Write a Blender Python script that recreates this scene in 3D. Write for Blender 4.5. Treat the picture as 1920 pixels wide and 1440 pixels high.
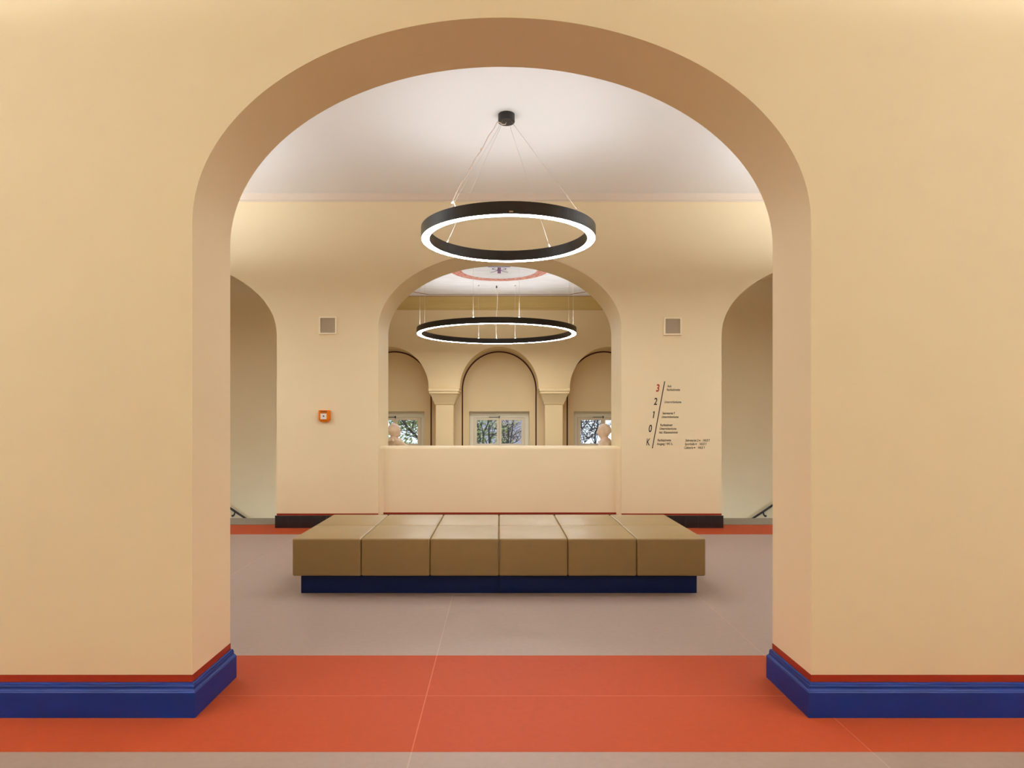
import bpy, bmesh, math, random
from mathutils import Vector, Matrix, noise

random.seed(7)
sc = bpy.context.scene
for o in list(bpy.data.objects):
    bpy.data.objects.remove(o)
C = sc.collection
PI = math.pi

# ------------------------------------------------------------------ camera
cam_d = bpy.data.cameras.new('camera')
cam_d.sensor_fit = 'HORIZONTAL'
cam_d.sensor_width = 36.0
cam_d.lens = 22.5
cam_d.shift_x = 0.0125
cam_d.shift_y = 0.0328
cam_d.clip_start = 0.05
cam_d.clip_end = 400
cam = bpy.data.objects.new('camera', cam_d)
cam.location = (0, 0, 1.4)
cam.rotation_euler = (PI / 2, 0, 0)
C.objects.link(cam)
sc.camera = cam

# ------------------------------------------------------------------ sky, exposure
w = bpy.data.worlds.new('sky')
sc.world = w
w.use_nodes = True
bg = w.node_tree.nodes['Background']
bg.inputs[0].default_value = (0.80, 0.90, 1.0, 1)
bg.inputs[1].default_value = 1.5
sc.view_settings.view_transform = 'Standard'
sc.view_settings.look = 'None'
sc.view_settings.gamma = 1.0
sc.view_settings.use_curve_mapping = False
sc.view_settings.exposure = 0.0
try:
    sc.cycles.use_denoising = True
    sc.cycles.max_bounces = 16
    sc.cycles.diffuse_bounces = 10
    sc.cycles.use_light_tree = True
    sc.cycles.caustics_reflective = False
    sc.cycles.sample_clamp_indirect = 6.0
except Exception:
    pass
# radiance of the ring diffusers (down, up): over the bench, stair hall, side bays, near corridor
G_BENCH = (55.0, 16.0)
G_HALL = (64.0, 22.0)
G_SIDE = (55.0, 122.0)
G_NEAR = (15.0, 450.0)
LAMP_COL = (0.97, 0.98, 1.0, 1)

# ------------------------------------------------------------------ materials
def lin(r, g, b):
    f = lambda c: (c / 255 / 12.92) if c / 255 <= 0.04045 else ((c / 255 + 0.055) / 1.055) ** 2.4
    return (f(r), f(g), f(b), 1)

def mat(name, col, rough=0.6, spec=0.5, var=0.0, scale=4.0, bump=0.0, bscale=60.0, metal=0.0, stretch=None, col2=None):
    m = bpy.data.materials.new(name)
    m.use_nodes = True
    nt = m.node_tree
    b = nt.nodes['Principled BSDF']
    b.inputs['Base Color'].default_value = col
    b.inputs['Roughness'].default_value = rough
    b.inputs['Specular IOR Level'].default_value = spec
    b.inputs['Metallic'].default_value = metal
    tc = nt.nodes.new('ShaderNodeTexCoord')
    vec = tc.outputs['Object']
    if stretch:
        mp = nt.nodes.new('ShaderNodeMapping')
        mp.inputs['Scale'].default_value = stretch
        nt.links.new(vec, mp.inputs[0])
        vec = mp.outputs[0]
    if var > 0:
        n = nt.nodes.new('ShaderNodeTexNoise')
        n.inputs['Scale'].default_value = scale
        n.inputs['Detail'].default_value = 6
        nt.links.new(vec, n.inputs['Vector'])
        r = nt.nodes.new('ShaderNodeValToRGB')
        r.color_ramp.elements[0].position = 0.3
        r.color_ramp.elements[1].position = 0.7
        if col2 is None:
            a = tuple(c * (1 - var) for c in col[:3]) + (1,)
            z = tuple(min(1, c * (1 + var)) for c in col[:3]) + (1,)
        else:
            a, z = col, col2
        r.color_ramp.elements[0].color = a
        r.color_ramp.elements[1].color = z
        nt.links.new(n.outputs['Fac'], r.inputs[0])
        nt.links.new(r.outputs[0], b.inputs['Base Color'])
    if bump > 0:
        n2 = nt.nodes.new('ShaderNodeTexNoise')
        n2.inputs['Scale'].default_value = bscale
        n2.inputs['Detail'].default_value = 4
        nt.links.new(vec, n2.inputs['Vector'])
        bp = nt.nodes.new('ShaderNodeBump')
        bp.inputs['Strength'].default_value = bump
        bp.inputs['Distance'].default_value = 0.004
        nt.links.new(n2.outputs['Fac'], bp.inputs['Height'])
        nt.links.new(bp.outputs[0], b.inputs['Normal'])
    return m

def emit(name, col, s):
    m = bpy.data.materials.new(name)
    m.use_nodes = True
    nt = m.node_tree
    nt.nodes.clear()
    e = nt.nodes.new('ShaderNodeEmission')
    e.inputs[0].default_value = col
    e.inputs[1].default_value = s
    o = nt.nodes.new('ShaderNodeOutputMaterial')
    nt.links.new(e.outputs[0], o.inputs[0])
    return m

def glass_mat():
    m = bpy.data.materials.new('window_glass')
    m.use_nodes = True
    nt = m.node_tree
    nt.nodes.clear()
    t = nt.nodes.new('ShaderNodeBsdfTransparent')
    t.inputs[0].default_value = (0.96, 0.98, 0.98, 1)
    g = nt.nodes.new('ShaderNodeBsdfGlossy')
    g.inputs['Roughness'].default_value = 0.02
    fr = nt.nodes.new('ShaderNodeFresnel')
    mx = nt.nodes.new('ShaderNodeMixShader')
    o = nt.nodes.new('ShaderNodeOutputMaterial')
    nt.links.new(fr.outputs[0], mx.inputs[0])
    nt.links.new(t.outputs[0], mx.inputs[1])
    nt.links.new(g.outputs[0], mx.inputs[2])
    nt.links.new(mx.outputs[0], o.inputs[0])
    return m

M = {}
M['wall'] = mat('cream_wall_paint', (0.84, 0.725, 0.49, 1), 0.65, 0.3, var=0.02, scale=1.2, bump=0.05, bscale=90)
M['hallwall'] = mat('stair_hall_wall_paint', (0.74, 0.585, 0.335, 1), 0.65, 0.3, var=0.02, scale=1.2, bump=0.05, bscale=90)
M['cornice'] = mat('ochre_cornice_paint', (0.56, 0.40, 0.145, 1), 0.6, 0.3, var=0.05, scale=3, stretch=(0.3, 1, 4))
M['ceil'] = mat('white_ceiling_paint', (0.83, 0.845, 0.845, 1), 0.8, 0.2)
M['hallceil'] = mat('cloudy_white_ceiling_paint', (0.80, 0.80, 0.81, 1), 0.8, 0.2, var=0.06, scale=2.5, stretch=(1, 2.5, 1))
M['trim'] = mat('pinkish_white_trim_paint', (0.74, 0.66, 0.56, 1), 0.7, 0.2)
M['redstripe'] = mat('red_brown_stripe_paint', (0.25, 0.018, 0.002, 1), 0.6, 0.3, var=0.06, scale=6)
M['darkred'] = mat('oxblood_line_paint', (0.075, 0.012, 0.008, 1), 0.6, 0.3)
M['thinred'] = mat('faded_red_line_paint', (0.30, 0.06, 0.04, 1), 0.7, 0.2)
M['blue'] = mat('blue_baseboard_paint', (0.002, 0.020, 0.15, 1), 0.45, 0.28, var=0.18, scale=7, stretch=(0.4, 0.4, 1.5))
M['mauve'] = mat('mauve_grey_linoleum', (0.315, 0.235, 0.20, 1), 0.5, 0.3, var=0.035, scale=30, bump=0.02, bscale=160)
M['redlino'] = mat('brick_red_linoleum', (0.345, 0.053, 0.0165, 1), 0.6, 0.15, var=0.04, scale=30, bump=0.02, bscale=160)
M['seam'] = mat('linoleum_weld', (0.40, 0.29, 0.235, 1), 0.5, 0.3)
M['seamred'] = mat('red_linoleum_weld', (0.45, 0.095, 0.035, 1), 0.5, 0.3)
M['slab'] = mat('screed', (0.2, 0.18, 0.16, 1), 0.9)
M['blacktile'] = mat('black_glazed_tile', (0.012, 0.010, 0.011, 1), 0.22, 0.5, var=0.2, scale=12)
M['grout'] = mat('grey_grout', (0.07, 0.06, 0.055, 1), 0.9)
M['stone'] = mat('speckled_grey_stone', (0.22, 0.19, 0.14, 1), 0.6, 0.4, var=0.25, scale=90)
M['leather'] = mat('beige_leather', (0.255, 0.17, 0.064, 1), 0.43, 0.65, var=0.03, scale=8, bump=0.06, bscale=220)
M['plinth'] = mat('navy_laminate', (0.002, 0.010, 0.065, 1), 0.45, 0.2)
M['black'] = mat('matt_black_aluminium', (0.018, 0.015, 0.014, 1), 0.42, 0.5)
M['wire'] = mat('steel_wire', (0.75, 0.72, 0.66, 1), 0.3, 0.5, metal=0.7)
M['cable'] = mat('transparent_sheathed_cable', (0.80, 0.70, 0.62, 1), 0.35, 0.5)
M['sticker'] = mat('tan_sticker', (0.55, 0.40, 0.28, 1), 0.6)
for k, g in (('bench', G_BENCH), ('hall', G_HALL), ('side', G_SIDE), ('near', G_NEAR)):
    M['down_' + k] = emit('opal_diffuser_lit_' + k, LAMP_COL, g[0])
    M['up_' + k] = emit('upper_diffuser_lit_' + k, LAMP_COL, g[1])
M['speakframe'] = mat('cream_speaker_frame', (0.93, 0.86, 0.66, 1), 0.5)
M['grille'] = mat('grey_beige_speaker_grille', (0.36, 0.29, 0.20, 1), 0.7, bump=0.3, bscale=350)
M['orange'] = mat('orange_alarm_plastic', (0.70, 0.18, 0.001, 1), 0.5, 0.2)
M['white'] = mat('white_plate', (0.85, 0.83, 0.80, 1), 0.5)
M['ink'] = mat('black_vinyl', (0.012, 0.008, 0.006, 1), 0.6)
M['inkbrown'] = mat('dark_brown_vinyl', (0.022, 0.013, 0.007, 1), 0.6)
M['inkred'] = mat('red_vinyl', (0.42, 0.035, 0.02, 1), 0.6)
M['rail'] = mat('black_wrought_iron', (0.008, 0.006, 0.006, 1), 0.45)
M['frame'] = mat('cream_window_enamel', (0.70, 0.61, 0.45, 1), 0.45, var=0.02, scale=6)
M['reveal'] = mat('pale_window_frame_enamel', (0.74, 0.70, 0.55, 1), 0.45)
M['glass'] = glass_mat()
M['statue'] = mat('peach_terracotta_stone', (0.77, 0.61, 0.48, 1), 0.55, 0.35, var=0.07, scale=14, bump=0.25, bscale=70)
M['bark'] = mat('blue_grey_bark', (0.045, 0.05, 0.075, 1), 0.9, var=0.3, scale=9, stretch=(1, 1, .3))
M['leafgreen'] = mat('green_leaf', (0.26, 0.40, 0.14, 1), 0.6, var=0.5, scale=5, col2=(0.60, 0.70, 0.32, 1))
M['leafmixed'] = mat('green_and_yellow_leaf', (0.20, 0.33, 0.12, 1), 0.6, var=0.5, scale=5, col2=(0.62, 0.66, 0.25, 1))
M['leafmauve'] = mat('mauve_and_straw_leaf', (0.50, 0.34, 0.44, 1), 0.6, var=0.5, scale=4, col2=(0.80, 0.74, 0.52, 1))
M['leafblue'] = mat('bluish_violet_leaf', (0.20, 0.20, 0.38, 1), 0.6, var=0.5, scale=4, col2=(0.48, 0.38, 0.46, 1))
M['lavender'] = mat('lavender_grey_render', (0.58, 0.54, 0.72, 1), 0.8, var=0.1, scale=2)
M['darkpane'] = mat('dark_house_glass', (0.04, 0.05, 0.08, 1), 0.1)
M['roof'] = mat('grey_roof_slate', (0.12, 0.11, 0.13, 1), 0.8)
M['lawn'] = mat('courtyard_grass', (0.08, 0.13, 0.04, 1), 0.9, var=0.3, scale=3)
M['emblem'] = mat('violet_emblem_paint', (0.15, 0.12, 0.34, 1), 0.7, var=0.3, scale=30)
M['emblem2'] = mat('plum_emblem_paint', (0.24, 0.10, 0.22, 1), 0.7, var=0.5, scale=40)
M['medallion'] = mat('marbled_red_paint', (0.46, 0.10, 0.065, 1), 0.7, 0.2, var=0.5, scale=22, col2=(0.78, 0.46, 0.38, 1))

# ------------------------------------------------------------------ helpers
def new_obj(name, me, m, parent=None):
    o = bpy.data.objects.new(name, me)
    C.objects.link(o)
    if m is not None:
        me.materials.clear()
        me.materials.append(m)
    if parent is not None:
        o.parent = parent
    return o

def obj(name, bm, m, parent=None, smooth=False):
    me = bpy.data.meshes.new(name)
    bmesh.ops.recalc_face_normals(bm, faces=bm.faces)
    bm.to_mesh(me)
    bm.free()
    if smooth:
        for p in me.polygons:
            p.use_smooth = True
    return new_obj(name, me, m, parent)

def tag(o, label=None, cat=None, group=None, kind=None):
    if label: o['label'] = label
    if cat: o['category'] = cat
    if group: o['group'] = group
    if kind: o['kind'] = kind
    return o

def empty(name, loc=(0, 0, 0), rz=0):
    o = bpy.data.objects.new(name, None)
    C.objects.link(o)
    o.location = loc
    o.rotation_euler = (0, 0, rz)
    o.empty_display_size = 0.1
    return o

def add_box(bm, x0, x1, y0, y1, z0, z1, bevel=0.0, seg=2):
    r = bmesh.ops.create_cube(bm, size=1)
    vs = r['verts']
    for v in vs:
        v.co.x = x0 if v.co.x < 0 else x1
        v.co.y = y0 if v.co.y < 0 else y1
        v.co.z = z0 if v.co.z < 0 else z1
    if bevel > 0:
        es = list({e for v in vs for e in v.link_edges})
        bmesh.ops.bevel(bm, geom=es, offset=bevel, segments=seg, profile=0.5, affect='EDGES')

def box(name, x0, x1, y0, y1, z0, z1, m, parent=None, bevel=0.0, seg=2, smooth=False):
    bm = bmesh.new()
    add_box(bm, x0, x1, y0, y1, z0, z1, bevel, seg)
    return obj(name, bm, m, parent, smooth)

def add_tube(bm, pts, rad, n=8, caps=True):
    pts = [Vector(p) for p in pts]
    rads = rad if isinstance(rad, (list, tuple)) else [rad] * len(pts)
    rings = []
    for i, p in enumerate(pts):
        a = pts[max(0, i - 1)]
        b = pts[min(len(pts) - 1, i + 1)]
        d = (b - a).normalized()
        u = d.orthogonal().normalized() if i == 0 else (u - d * u.dot(d)).normalized()
        v = d.cross(u)
        rings.append([bm.verts.new(p + (u * math.cos(t) + v * math.sin(t)) * rads[i]) for t in (2 * PI * k / n for k in range(n))])
    for i in range(len(rings) - 1):
        for k in range(n):
            bm.faces.new((rings[i][k], rings[i][(k + 1) % n], rings[i + 1][(k + 1) % n], rings[i + 1][k]))
    if caps:
        bm.faces.new(rings[0][::-1])
        bm.faces.new(rings[-1])

def tube(name, pts, rad, m, parent=None, n=8):
    bm = bmesh.new()
    add_tube(bm, pts, rad, n)
    return obj(name, bm, m, parent, True)

def add_lathe(bm, prof, n=96, c=(0, 0)):
    """closed profile [(r,z)] spun round z"""
    rings = []
    for k in range(n):
        t = 2 * PI * k / n
        rings.append([bm.verts.new((c[0] + r * math.cos(t), c[1] + r * math.sin(t), z)) for r, z in prof])
    for k in range(n):
        a, b = rings[k], rings[(k + 1) % n]
        for i in range(len(prof)):
            j = (i + 1) % len(prof)
            bm.faces.new((a[i], b[i], b[j], a[j]))

def add_prism(bm, poly, axis, lo, hi):
    """2-D polygon (x,z) / (x,y) pushed along y / z"""
    def P(p, t):
        return (p[0], t, p[1]) if axis == 'y' else (p[0], p[1], t)
    a = [bm.verts.new(P(p, lo)) for p in poly]
    b = [bm.verts.new(P(p, hi)) for p in poly]
    bm.faces.new(a)
    bm.faces.new(b[::-1])
    n = len(poly)
    for i in range(n):
        bm.faces.new((a[i], b[i], b[(i + 1) % n], a[(i + 1) % n]))

def sweep(bm, path, prof):
    """profile [(outward,z)] (closed) along an (x,y) path, outward = right-hand side, mitred"""
    path = [Vector(p) for p in path]
    n = len(path)
    rings = []
    for i, p in enumerate(path):
        ns = []
        if i > 0:
            d = (p - path[i - 1]).normalized(); ns.append(Vector((d.y, -d.x)))
        if i < n - 1:
            d = (path[i + 1] - p).normalized(); ns.append(Vector((d.y, -d.x)))
        if len(ns) == 2:
            mdir = (ns[0] + ns[1]).normalized()
            mdir = mdir / max(0.2, mdir.dot(ns[0]))
        else:
            mdir = ns[0]
        rings.append([bm.verts.new((p.x + mdir.x * o, p.y + mdir.y * o, z)) for o, z in prof])
    k = len(prof)
    for i in range(n - 1):
        for j in range(k):
            bm.faces.new((rings[i][j], rings[i][(j + 1) % k], rings[i + 1][(j + 1) % k], rings[i + 1][j]))
    bm.faces.new(rings[0])
    bm.faces.new(rings[-1][::-1])

def arch_wall(name, x0, x1, z0, z1, y0, y1, openings, m, seg=72, kind='structure'):
    """wall between y0 and y1 with elliptical-headed openings (cx, half, springing z, rise)"""
    bm = bmesh.new()
    def q(*c):
        f = bm.faces.new([bm.verts.new(p) for p in c])
        return f
    def slab(xa, za, xb, zb):      # front and back quad up to z1 over the line a-b
        q((xa, y0, za), (xb, y0, zb), (xb, y0, z1), (xa, y0, z1))
        q((xb, y1, zb), (xa, y1, za), (xa, y1, z1), (xb, y1, z1))
    x = x0
    for cx, hw, zs, b in sorted(openings):
        slab(x, z0, cx - hw, z0)
        q((x, y1, z0), (cx - hw, y1, z0), (cx - hw, y0, z0), (x, y0, z0))
        pts = []
        for i in range(seg + 1):
            t = PI - PI * i / seg
            pts.append((cx + hw * math.cos(t), zs + b * math.sin(t)))
        for i in range(seg):
            slab(pts[i][0], pts[i][1], pts[i + 1][0], pts[i + 1][1])
        line = [(cx - hw, z0)] + pts + [(cx + hw, z0)]
        fr = [bm.verts.new((p[0], y0, p[1])) for p in line]
        bk = [bm.verts.new((p[0], y1, p[1])) for p in line]
        for i in range(len(line) - 1):
            f = bm.faces.new((fr[i], bk[i], bk[i + 1], fr[i + 1]))
            f.smooth = True
        x = cx + hw
    slab(x, z0, x1, z0)
    q((x, y1, z0), (x1, y1, z0), (x1, y0, z0), (x, y0, z0))
    q((x0, y0, z1), (x1, y0, z1), (x1, y1, z1), (x0, y1, z1))
    q((x0, y0, z0), (x0, y0, z1), (x0, y1, z1), (x0, y1, z0))
    q((x1, y0, z0), (x1, y1, z0), (x1, y1, z1), (x1, y0, z1))
    me = bpy.data.meshes.new(name)
    bm.to_mesh(me)
    bm.free()
    o = new_obj(name, me, m)
    o['kind'] = kind
    return o

def bake(o, name, m, parent=None, smooth=True):
    """evaluated copy of a temporary object as a plain mesh object"""
    dg = bpy.context.evaluated_depsgraph_get()
    me = bpy.data.meshes.new_from_object(o.evaluated_get(dg))
    me.name = name
    for p in me.polygons:
        p.use_smooth = smooth
    bpy.data.objects.remove(o)
    return new_obj(name, me, m, parent)

def copy_tree(o, parent=None):
    c = o.copy()
    C.objects.link(c)
    if parent is not None:
        c.parent = parent
    for ch in [x for x in bpy.data.objects if x.parent == o]:
        copy_tree(ch, c)
    return c

# ------------------------------------------------------------------ setting: measures (metres, camera foot at 0,0,0)
ZC = 4.24                       # ceiling
YA, YB = 3.006, 3.429           # near wall with the big arch
YM, YN = 8.13, 8.87             # middle wall
YP = 8.22                       # parapet face
XW = 9.0
AX, AH, AS, AR = 0.012, 1.453, 2.317, 0.962
NX, NH, NS, NR = 0.008, 1.545, 2.53, 0.969
SX, SH, SS, SR = 4.425, 1.60, 2.457, 0.969
HX = 3.75                       # half width of the stair hall
YH, YW = 15.2, 15.95            # arcade face, window wall
YS = 10.4                       # stair side walls
ZL = -1.8                       # landing level

# floors ---------------------------------------------------------------
fl = box('floor', -XW, XW, -3.0, YN, -0.3, -0.006, M['slab'])
fl['kind'] = 'structure'
def strip(y0, y1, m, name):
    return box(name, -XW, XW, y0, y1, -0.006, 0.0, m, fl)
strip(-3.0, 2.679, M['mauve'], 'linoleum_sheet')
strip(2.679, 3.767, M['redlino'], 'red_linoleum_border')
strip(3.767, 7.67, M['mauve'], 'linoleum_sheet')
strip(7.67, 8.36, M['redlino'], 'red_linoleum_border')
for sx in (-2.385, -0.367, 1.56):
    for y0, y1, m in ((-3.0, 2.679, 'seam'), (2.679, 3.767, 'seamred'), (3.767, 7.67, 'seam')):
        box('weld_seam', sx - 0.0028, sx + 0.0028, y0 + .001, y1 - .001, -0.003, 0.0004, M[m], fl)
box('weld_seam', -1.44, 1.46, 3.217, 3.222, -0.003, 0.0004, M['seamred'], fl)
box('weld_seam', -.36, 1.55, 5.008, 5.012, -0.003, 0.0003, M['seam'], fl)
hf = box('floor', -XW, XW, YN, 17.0, ZL - 0.25, ZL, M['stone'])
hf['kind'] = 'structure'
for s, side in ((-1, 'left'), (1, 'right')):
    xa, xb = sorted((s * (SX - SH + .002), s * (SX + SH - .002)))
    t = box('trim_' + ('1' if s < 0 else '2'), xa, xb, 8.36, YN + .02, -0.006, 0.004, M['stone'], None)
    t['kind'] = 'structure'
    t['label'] = 'grey speckled stone threshold under the %s stair opening' % side
    # upper landing and descending flight behind the opening
    st = empty('staircase', (s * 5.8, YN, 0))
    tag(st, kind='structure')
    xa, xb = sorted((0, s * (XW - 5.8)))
    box('upper_landing', xa, xb, 0.02, YS - YN, -0.25, 0, M['stone'], st)
    for k in range(10):
        xa, xb = sorted((-s * 0.27 * k, -s * 0.27 * (k + 1) - s * .02))
        z = -0.18 * (k + 1)
        box('step', xa, xb, 0.02, YS - YN, max(ZL, z - 0.30), z + (0.0 if k < 9 else .001), M['stone'], st)

# near wall with the big arch -----------------------------------------
wn = arch_wall('wall_near', -XW, XW, 0, ZC, YA, YB, [(AX, AH, AS, AR)], M['wall'], seg=96)
prof = [(0, 0), (.024, 0), (.024, .117), (.021, .121), (.021, .1235), (.0175, .126), (.0145, .131), (.0135, .138),
        (.0145, .1435), (.0125, .146), (.0125, .150), (.010, .156), (.006, .158), (0, .158)]
for s, side in ((-1, 'left'), (1, 'right')):
    xo = AX + s * AH
    path = [(-XW, YA), (xo, YA), (xo, YB), (-XW, YB)] if s < 0 else [(XW, YB), (xo, YB), (xo, YA), (XW, YA)]
    bm = bmesh.new(); sweep(bm, path, prof)
    tag(obj('baseboard_near_' + side, bm, M['blue']), kind='structure')
    bm = bmesh.new(); sweep(bm, path, [(0, .1585), (.0015, .1585), (.0015, .192), (0, .192)])
    obj('red_stripe', bm, M['redstripe'], wn)

# middle wall ------------------------------------------------------------
wm = arch_wall('wall_middle', -XW, XW, 0, ZC, YM, YN,
               [(-SX, SH, SS, SR), (NX, NH, NS, NR), (SX, SH, SS, SR)], M['wall'])
bm = bmesh.new()
add_box(bm, NX - NH, NX + NH, YP, 8.65, 0, 1.023)
es = [e for e in bm.edges if abs(e.verts[0].co.z - 1.023) < 1e-4 and abs(e.verts[1].co.z - 1.023) < 1e-4 and abs(e.verts[0].co.y - e.verts[1].co.y) < 1e-4]
bmesh.ops.bevel(bm, geom=es, offset=0.03, segments=6, profile=0.5, affect='EDGES')
obj('parapet', bm, M['wall'], wm, False)
# plaster fillets where the parapet meets the niche cheeks
for s in (-1, 1):
    bm = bmesh.new()
    x = NX + s * NH
    pts = [(x, YP + .002)]
    for i in range(7):
        t = PI / 2 * i / 6
        pts.append((x - s * .07 * (1 - math.sin(t)), YP + .002 - .07 * (1 - math.cos(t))))
    add_prism(bm, pts, 'z', 0.0, 1.0)
    obj('corner_fillet', bm, M['wall'], wm)
tile_base = empty('baseboard_middle', (0, YM, 0))
tag(tile_base, kind='structure')
def tiles(xa, xb, yf, y_wall):
    box('grout_bed', xa + .001, xb - .001, yf + .003 - YM, y_wall + .002 - YM, 0.0, .155, M['grout'], tile_base)
    n = max(1, round((xb - xa) / .163))
    wd = (xb - xa) / n
    me = None
    for i in range(n):
        x = xa + i * wd
        if me is None:
            o = box('tile', .0015, wd - .0015, 0, .012, .002, .157, M['blacktile'], tile_base, bevel=.002, seg=1)
            me = o.data
        else:
            o = new_obj('tile', me, None, tile_base)
        o.location = (x, yf - YM, 0)
tiles(-SX + SH - .02, NX - NH, YM - .016, YM)
tiles(NX + NH, SX - SH + .02, YM - .016, YM)
tiles(NX - NH + .01, NX + NH - .01, YP - .016, YP)
for xa, xb, y in ((-SX + SH, NX - NH, YM), (NX + NH, SX - SH, YM), (NX - NH + .03, NX + NH - .03, YP)):
    box('red_stripe', xa, xb, y - .0015, y, .158, .182, M['redstripe'], wm)
bm = bmesh.new()
sweep(bm, [(-XW, YM), (XW, YM)], [(0, 4.14), (.006, 4.14), (.006, 4.152), (.022, 4.160), (.026, 4.24), (0, 4.24)])
tag(obj('trim_3', bm, M['trim']), kind='structure', label='plain white cornice along the top of the middle wall')

# other walls and ceilings -------------------------------------------------
def sbox(name, *a):
    o = box(name, *a)
    o['kind'] = 'structure'
    return o
sbox('wall_rear', -XW, XW, -2.4, -2.2, 0, ZC, M['wall'])
for s, side in ((-1, 'left'), (1, 'right')):
    xa, xb = sorted((s * XW, s * (XW + .2)))
    sbox('wall_' + side, xa, xb, -3.2, YS, ZL, ZC, M['wall'])
    xa, xb = sorted((s * 3.3, s * (XW + .2)))
    sbox('wall_stair_' + side, xa, xb, YS, YS + .3, ZL, ZC, M['wall'])
    xa, xb = sorted((s * HX, s * (HX + .25)))
    sbox('wall_hall_' + side, xa, xb, YS + .3, YW + .5, ZL, ZC, M['hallwall'])
sbox('ceiling', -XW - .2, XW + .2, -3.2, YM + .3, ZC, ZC + .2, M['ceil'])
hc = sbox('ceiling', -XW - .2, XW + .2, YM + .3, YW + .5, ZC, ZC + .2, M['hallceil'])

# ------------------------------------------------------------------ stair hall far end
wa = arch_wall('wall_arcade', -HX, HX, 2.084, ZC, YH, YW - .02,
               [(-2.612, .937, 2.084, 1.0), (0, .937, 2.084, 1.0), (2.612, .937, 2.084, 1.0)], M['hallwall'])
for s in (-1, 1):
    for cx in (s * 1.306,):
        col = empty('column', (cx, YH, ZL))
        tag(col, kind='structure')
        box('shaft', -.215, .215, .06, .46, .30, 3.56, M['hallwall'], col, bevel=.012, seg=1)
        box('plinth_block', -.30, .30, .0, .52, 0, .30, M['hallwall'], col, bevel=.01, seg=1)
        bm = bmesh.new()                      # flared bell of the capital
        lv = [(.215, .06, .46, 3.50), (.235, .035, .475, 3.525), (.245, .02, .48, 3.56), (.29, -.06, .52, 3.68), (.325, -.125, .56, 3.765)]
        rings = [[bm.verts.new(p) for p in ((-a, y0, z), (a, y0, z), (a, y1, z), (-a, y1, z))] for a, y0, y1, z in lv]
        for i in range(len(rings) - 1):
            for k in range(4):
                bm.faces.new((rings[i][k], rings[i][(k + 1) % 4], rings[i + 1][(k + 1) % 4], rings[i + 1][k]))
        bm.faces.new(rings[0][::-1]); bm.faces.new(rings[-1])
        obj('capital', bm, M['hallwall'], col)
        box('abacus', -.345, .345, -.145, .70, 3.765, 3.82, M['hallwall'], col, bevel=.006, seg=1)
        box('abacus', -.362, .362, -.165, .71, 3.82, 3.884, M['hallwall'], col, bevel=.006, seg=1)
        box('pilaster', -.34, .34, .70, .752, 0, 3.765, M['hallwall'], col)

# window wall with three window recesses
ww = empty('wall_far', (0, YW, 0))
tag(ww, kind='structure')
RW, RT, RB = .751, 1.553, .60
cxs = (-2.612, 0, 2.612)
bm = bmesh.new()
edges = [-HX]
for c in cxs: edges += [c - RW, c + RW]
edges.append(HX)
for i in range(0, len(edges), 2):
    add_box(bm, edges[i], edges[i + 1], 0, .45, ZL, ZC)
for c in cxs:
    add_box(bm, c - RW, c + RW, 0, .45, RT, ZC)
    add_box(bm, c - RW, c + RW, 0, .45, ZL, RB)
obj('wall_face', bm, M['hallwall'], ww)
for c in cxs:       # painted oxblood line round each bay
    bm = bmesh.new()
    line = [(-.917, ZL + .02)] + [(.917 * math.cos(PI - PI * i / 48), 2.084 + .955 * math.sin(PI - PI * i / 48)) for i in range(49)] + [(.917, ZL + .02)]
    def off(p, d):
        x, z = p
        if z <= 2.084: return (x + (d if x > 0 else -d), z)
        l = math.hypot(x, z - 2.084)
        return (x + d * x / l, z + d * (z - 2.084) / l)
    a = [bm.verts.new((p[0] + c, -.003, p[1])) for p in (off(p, -.017) for p in line)]
    b = [bm.verts.new((p[0] + c, -.003, p[1])) for p in (off(p, .017) for p in line)]
    for i in range(len(line) - 1):
        bm.faces.new((a[i], b[i], b[i + 1], a[i + 1]))
    obj('oxblood_line', bm, M['darkred'], ww)
# windows
YG = 16.15
for i, c in enumerate(cxs):
    wd = empty('window_%d' % (i + 1), (c, YG, 0))
    tag(wd, kind='structure')
    bm = bmesh.new()
    add_box(bm, -RW + .002, -.645, -.03, .05, RB + .002, RT - .002)
    add_box(bm, .645, RW - .002, -.03, .05, RB + .002, RT - .002)
    add_box(bm, -.645, .645, -.03, .05, 1.405, RT - .002)
    add_box(bm, -.645, .645, -.03, .05, RB + .002, .68)
    add_box(bm, -.70, .70, -.05, -.03, 1.455, RT - .05)
    add_box(bm, -.648, -.60, .004, .04, RB + .01, 1.41)      # rebate behind the sashes
    add_box(bm, .60, .648, .004, .04, RB + .01, 1.41)
    add_box(bm, -.62, .62, .004, .04, 1.36, 1.41)
    add_box(bm, -.62, .62, .004, .04, RB + .01, .72)
    add_box(bm, -.03, .03, .004, .04, .70, 1.40)
    obj('window_frame', bm, M['reveal'], wd)
    for s in (-1, 1):
        xa, xb = sorted((s * .0015, s * .642))
        ga, gb = sorted((s * .060, s * .560))
        bm = bmesh.new()
        add_box(bm, xa, ga, -.05, 0, .685, 1.40, .004, 1)
        add_box(bm, gb, xb, -.05, 0, .685, 1.40, .004, 1)
        add_box(bm, ga, gb, -.05, 0, 1.335, 1.40, .004, 1)
        add_box(bm, ga, gb, -.05, 0, .685, .746, .004, 1)
        sash = obj('sash', bm, M['frame'], wd)
        box('pane', ga, gb, -.022, -.016, .746, 1.335, M['glass'], sash)
    bm = bmesh.new()
    add_box(bm, -.26, -.02, -.062, -.05, 1.404, 1.416)
    add_box(bm, -.012, .012, -.066, -.05, 1.385, 1.44)
    obj('window_latch', bm, M['rail'], wd)
    box('window_sill', -RW + .003, RW - .003, -.24, -.03, RB + .003, RB + .035, M['frame'], wd)

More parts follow.
